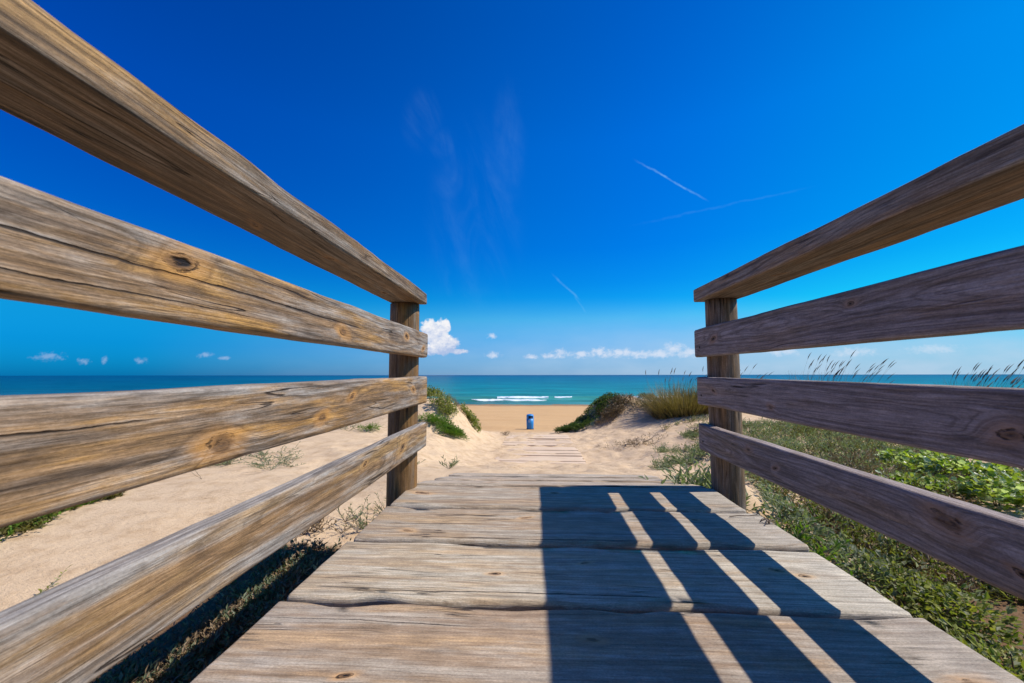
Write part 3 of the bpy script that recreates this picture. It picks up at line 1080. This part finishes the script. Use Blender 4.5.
def tussock(nb, ln, w, lean, rad, nplume, wind=(.25, 0)):
    def fn(BL, BS, x, y, z):
        for _ in range(nb):
            an, rr_ = rng.uniform(0, 6.283), rad * math.sqrt(rng.random())
            bx, by = math.cos(an) * rr_, math.sin(an) * rr_
            tl = lean * rng.random() ** .7
            d = Vector((math.cos(an) * tl + wind[0] * rng.random(), math.sin(an) * tl + wind[1] * rng.random(), 1)).normalized()
            blade(BL, (bx, by, gz(x + bx, y + by) - z), d, ln * rng.uniform(.45, 1.1), w, rng.uniform(.2, 1.2))
        for _ in range(nplume):
            an, rr_ = rng.uniform(0, 6.283), rad * math.sqrt(rng.random())
            bx, by = math.cos(an) * rr_, math.sin(an) * rr_
            d = Vector((math.cos(an) * lean * .35 + wind[0] * rng.uniform(.6, 1.5), math.sin(an) * lean * .35, 1)).normalized()
            L_ = ln * rng.uniform(.95, 1.4)
            q = Vector((bx, by, gz(x + bx, y + by) - z))
            pts = [Vector((0, 0, -.01)), q]
            for k in range(5):
                d = (d + Vector((wind[0] * .16, 0, -.02))).normalized()
                pts.append(pts[-1] + d * L_ / 5)
            add_tube(BS, pts, .0022, .0012, 3)
            # spindle of grain at the tip
            tip = pts[-1]
            sp_ = [tip - d * .01, tip + d * .05, tip + (d + Vector((.1, 0, -.02))) * .12, tip + (d + Vector((.18, 0, -.05))) * .19]
            i0 = len(BS[0])
            for k, q2 in enumerate(sp_):
                r = (.002, .0105, .009, .0008)[k]
                for j in range(4):
                    a4 = j * math.pi / 2
                    BS[0].append(tuple(q2 + Vector((math.cos(a4) * r, math.sin(a4) * r, 0))))
            for k in range(3):
                for j in range(4):
                    j2 = (j + 1) % 4
                    BS[1].append((i0 + k * 4 + j, i0 + k * 4 + j2, i0 + (k + 1) * 4 + j2, i0 + (k + 1) * 4 + j))
    return fn


# --- left side
plant('dune_herb', -3.05, 4.35, 'sprawling pale green dune herb on bare sand behind the third left rail', 'plant', herb(5, .24, .028, .010, .35, 10, .42, 16), L_grey)
plant('dune_herb', -2.72, 4.05, 'pale sprawling dune herb just above the lowest left rail', 'plant', herb(5, .2, .028, .010, .35, 9, .25, 7), L_grey)
plant('dry_stalk', -2.84, 3.37, 'single thin dry stalk sticking out of smooth sand', 'stalk', herb(2, .12, .025, .003, 1.6, 2), L_dry, M_twig)
plant('creeping_sprig', -2.05, 1.60, 'thin green creeping sprig on the sand at the lower left', 'plant', herb(3, .22, .020, .008, .35, 12), L_yel)
plant('grass_clump', -3.2, 7.7, 'small bright green clump on sand left of the left post', 'plant', bush(.28, .25, .2, 420, .055, .012, 5), L_green)
plant('dune_herb', -3.75, 7.9, 'thin pale herb on sand left of the bright green clump', 'plant', herb(4, .26, .03, .010, .5, 8, .3, 7), L_grey)
plant('star_plant', -.86, 4.12, 'spiky grey green plant on the sand beyond the ramp', 'plant', herb(9, .16, .045, .012, 1.0, 9), L_grey)
plant('star_plant', -1.2, 4.1, 'tiny grey green plant right beside the left post', 'plant', herb(5, .11, .035, .010, 1.0, 7), L_grey)
plant('straggly_herb', -1.02, 2.56, 'straggly dry and green herb at the foot of the left post', 'plant', herb(5, .17, .026, .008, .8, 9, .17, 8), L_grey, M_twig)
plant('straggly_herb', -1.25, 2.40, 'straggly dry herb under the far end of the lowest left rail', 'plant', herb(5, .15, .026, .008, .7, 9, .15, 7), L_dry, M_twig)
# knoll left of the path
plant('dune_shrub', -2.55, 9.75, 'yellow green shrub crowning the sandy knoll beside the left post', 'shrub', bush(.58, .45, .44, 2600, .05, .03, 14), L_yel)
plant('dune_shrub', -1.95, 8.95, 'leafy shrub in the middle of the sandy knoll', 'shrub', bush(.34, .30, .44, 1300, .05, .03, 10), L_yel)
plant('dune_shrub', -1.48, 9.55, 'rounded olive shrub at the right foot of the sandy knoll', 'shrub', bush(.30, .28, .42, 1500, .05, .028, 10), L_yel)
plant('green_mat_plant', -1.86, 8.3, 'dense bright green spreading plant at the foot of the sandy knoll', 'shrub', bush(.52, .34, .32, 3000, .06, .018, 10), L_green)
plant('dry_brush', -1.82, 9.8, 'reddish dry brush on the right slope of the sandy knoll', 'brush', bush(.40, .3, .3, 500, .05, .006, 26), L_dry, M_twig)
plant('driftwood_tuft', -.72, 10.7, 'small dark tuft of dry sticks at the corner of the sand covered walkway', 'dry tuft', bush(.12, .10, .16, 90, .06, .012, 10), L_dry, M_twig)

# --- right dune
plant('dune_shrub', 1.85, 13.25, 'dark green low shrub covering the left slope of the right dune', 'shrub', bush(.95, .75, .30, 4200, .08, .03, 12), L_dark)
plant('dune_shrub', 1.12, 13.2, 'dark green trailing shrub at the left foot of the right dune', 'shrub', bush(.46, .5, .34, 1700, .08, .03, 8), L_dark)
plant('dry_brush', 2.55, 12.6, 'brown dry brush on the crest of the right dune beside the dark shrub', 'brush', bush(.80, .60, .34, 3000, .09, .016, 50), L_dry, M_twig)
plant('dry_brush', 3.4, 12.6, 'grey brown scrub low on the sandy face of the right dune', 'brush', bush(.6, .35, .26, 1000, .07, .012, 20), L_olive, M_twig)
plant('dune_shrub', 3.75, 12.9, 'yellow green grassy shrub on the dune beside the tall grass tussock', 'shrub', bush(.65, .4, .42, 1900, .09, .012, 12), L_olive)
plant('marram_grass', 4.35, 11.6, 'large brown and olive tussock of tall grass left of the right post', 'grass tussock', tussock(3000, .92, .013, 1.6, .95, 32), M_blade, M_plume)
plant('marram_grass', 5.6, 11.9, 'brown tussock of tall grass behind the right post', 'grass tussock', tussock(1100, .9, .011, 1.1, .6, 30), M_blade, M_plume)
plant('plume_grass', 6.25, 9.0, 'tall grass with feathery plumes rising above the third right rail near the post', 'grass tussock', tussock(420, 1.05, .009, .4, .6, 44, (.3, 0)), M_blade, M_plume)
plant('plume_grass', 7.45, 7.1, 'dense tall grass with dark plumes above the third right rail far right', 'grass tussock', tussock(700, .93, .008, .4, .55, 80, (.38, 0)), M_blade, M_plume)
plant('grey_mat_plant', 1.75, 4.85, 'grey green trailing plant on a sand hump left of the right post', 'plant', herb(6, .17, .032, .011, .5, 11, .34, 30), L_grey)
plant('grey_mat_plant', 1.32, 4.45, 'small grey green trailing plant where the ramp meets the sand', 'plant', herb(5, .14, .03, .010, .4, 10, .17, 8), L_grey)
plant('edge_weed', .97, 2.44, 'long leaved green weed sprawling over the plank ends at the right post', 'weed', herb(9, .26, .07, .018, 1.0, 11, .16, 12), L_grey)
plant('edge_weed', 1.16, 2.02, 'curly green weed growing at the base of the right post', 'weed', herb(7, .36, .05, .013, 1.3, 12, .10, 6), L_green)

plant('edge_weed', .965, 2.36, 'leafy green weed pushing up between the right post and the corner of the ramp', 'weed', herb(9, .34, .06, .017, 1.5, 12, .08, 6), L_grey)

# --- leafy plants beyond the right railing
for k, (x, y, h, r_, lab) in enumerate([
        (3.55, 3.35, .24, .42, 'big leaved yellow green plant between the lower right rails, close to the frame edge'),
        (4.35, 3.55, .30, .5, 'tall leafy bright green plant at the right frame edge between the lower rails'),
        (3.05, 3.55, .16, .26, 'small leafy yellow green plant at the edge of the dry twigs'),
        (4.0, 4.3, .24, .5, 'leafy green plant under the third right rail near the frame edge')]):
    plant('leafy_plant', x, y, lab, 'plant', bush(r_, r_, h * 1.7, int(900 * (r_ / .42) ** 2), .052, .05, 16, True), L_shine, M_stem, 'leafy plants beyond the right railing')
plant('dry_twigs', 2.95, 4.1, 'tangle of brown dry twigs between grey ground cover and leafy plants', 'twigs', bush(.46, .42, .46, 700, .07, .009, 110), L_dry, M_twig)
plant('dry_twigs', 2.2, 8.6, 'dark dry twigs on sand behind the third right rail', 'twigs', bush(.7, .4, .2, 420, .07, .010, 40), L_dry, M_twig)
for k, (x, y, r_, h, m_, lab) in enumerate([
        (1.52, 2.30, .24, .22, L_grey, 'grey green shrub just below the lowest right rail by the post'),
        (1.66, 1.95, .26, .26, L_yel, 'yellow green low shrub under the lowest right rail beside the fourth plank'),
        (1.62, 1.50, .26, .25, L_yel, 'yellow green bushy plant under the lowest right rail beside the third plank'),
        (1.70, 1.12, .26, .24, L_olive, 'olive green low shrub beside the second plank on the right'),
        (1.62, .80, .24, .22, L_dark, 'dark green low shrub at the lower right corner')]):
    plant('low_shrub', x, y, lab, 'shrub', bush(r_ * 1.15, r_ * 1.25, h * 1.2, 1700, .030, .017, 22), m_, M_twig, 'low shrubs along the right edge of the boardwalk')

# --- masses nobody could count: one object each, in several leaf tones


def mass(label, mats, spots, grow, tone_seed, tone_scale):
    V, F, MI = [], [], []
    for (x, y) in spots:
        f = float(vnoise(x * tone_scale, y * tone_scale, tone_seed)) * .65 + rng.random() * .35
        k = min(len(mats) - 1, int(len(mats) * max(0., (f - .2) / .6)))
        B = ([], [])
        grow(B, x, y, float(vnoise(x * 1.9, y * 1.9, tone_seed + 5)))
        o_ = len(V)
        V.extend(B[0])
        F.extend([tuple(i + o_ for i in fc) for fc in B[1]])
        MI.extend([k] * len(B[1]))
    tag(mesh('ground_cover', V, F, mats, None, False, MI), label, kind='stuff')


spots = []
for _ in range(7500):
    x, y = rng.uniform(1.9, 9.0), rng.uniform(3.2, 10.0)
    if float(vnoise(x * .9, y * .9, 50)) * .6 + float(vnoise(x * 2.7, y * 2.7, 51)) * .4 < .33 + .16 * (y < 3.7) + .2 * (y > 8.6) + .35 * (x < 3.0) * (y > 5.2):
        continue
    spots.append((x, y))
mass('grey green ground cover carpeting the sand beyond the right railing', [L_dry, L_grey, L_grey, L_grey, L_olive], spots,
     lambda B, x, y, f: sprig(B, None, (x, y, gz(x, y) - .01), 4, .08 + .16 * f, .042, .012, 1., .55 + .8 * f, 8), 60, 1.6)
spots = []
for _ in range(2600):
    x, y = rng.uniform(1.02, 2.7), rng.uniform(.3, 3.3)
    if float(vnoise(x * 2.2, y * 2.2, 55)) * .65 + float(vnoise(x * 6, y * 6, 56)) * .35 < .50 + .10 * (y > 1.9) * (x < 1.75):
        continue
    spots.append((x, y))
mass('yellow green and dry creeping plants in the hollow below the right railing', [L_dry, L_olive, L_yel, L_grey, L_dry, L_yel, L_grey], spots,
     lambda B, x, y, f: sprig(B, None, (x, y, gz(x, y) - .01), 4, .07 + .20 * f, .022 + .022 * rng.random(), .014, 1., .5 + 1.0 * f, 7), 62, 2.6)
spots = [(-1.165 + rng.gauss(0, .07) + .03 * math.sin(9 * q), q) for q in [rng.uniform(.45, 2.15) for _ in range(330)]]
mass('strip of tiny green and dry plants in the shadow gap left of the planks', [L_dry, L_grey, L_dry, L_grey], spots,
     lambda B, x, y, f: sprig(B, None, (x, y, gz(x, y) - .008), 5, .07 + .08 * f, .024, .009, 1., 1.1, 7), 64, 5.)
spots = []
for _ in range(2200):
    x, y = rng.uniform(-6.0, -2.7), rng.uniform(1.5, 3.0)
    if x > -2.82 - .33 * (y - 2.03) + .05 * math.sin(7 * y):
        continue
    spots.append((x, y))
mass('dark green ground cover behind the bare sand at far left', [L_dark, L_green, L_olive, L_green], spots,
     lambda B, x, y, f: sprig(B, None, (x, y, gz(x, y) - .01), 4, .08 + .09 * f, .034, .016, 1., .8, 8), 66, 2.)

# --- bits lying on the planks
B = ([], [])
pts = [Vector(q) for q in ((0, 0, .004), (.035, .004, .007), (.075, -.003, .009), (.11, .003, .012), (.118, .0, .028))]
add_tube(B, pts, .0024, .0016, 5)
o = mesh('fallen_twig', B[0], B[1], M_twig, None, True)
o.location = (.80, 1.735, .018)
tag(o, 'thin dry twig lying on the seam of two planks at the right edge', 'twig')
B = ([], [])
for k in range(5):
    d0 = R(20 + 50 * k)
    pts = [Vector((0, 0, .004)), Vector((math.cos(d0) * .012, math.sin(d0) * .012, .018)), Vector((math.cos(d0) * .028, math.sin(d0) * .028, .012)),
           Vector((math.cos(d0) * .034, math.sin(d0) * .034, .004))]
    add_tube(B, pts, .0028, .0012, 4)
o = mesh('dried_leaf', B[0], B[1], M_twig, None, True)
o.location = (.92, 1.67, .016)
tag(o, 'curled dark dried leaf on the right end of a plank', 'dried leaf')
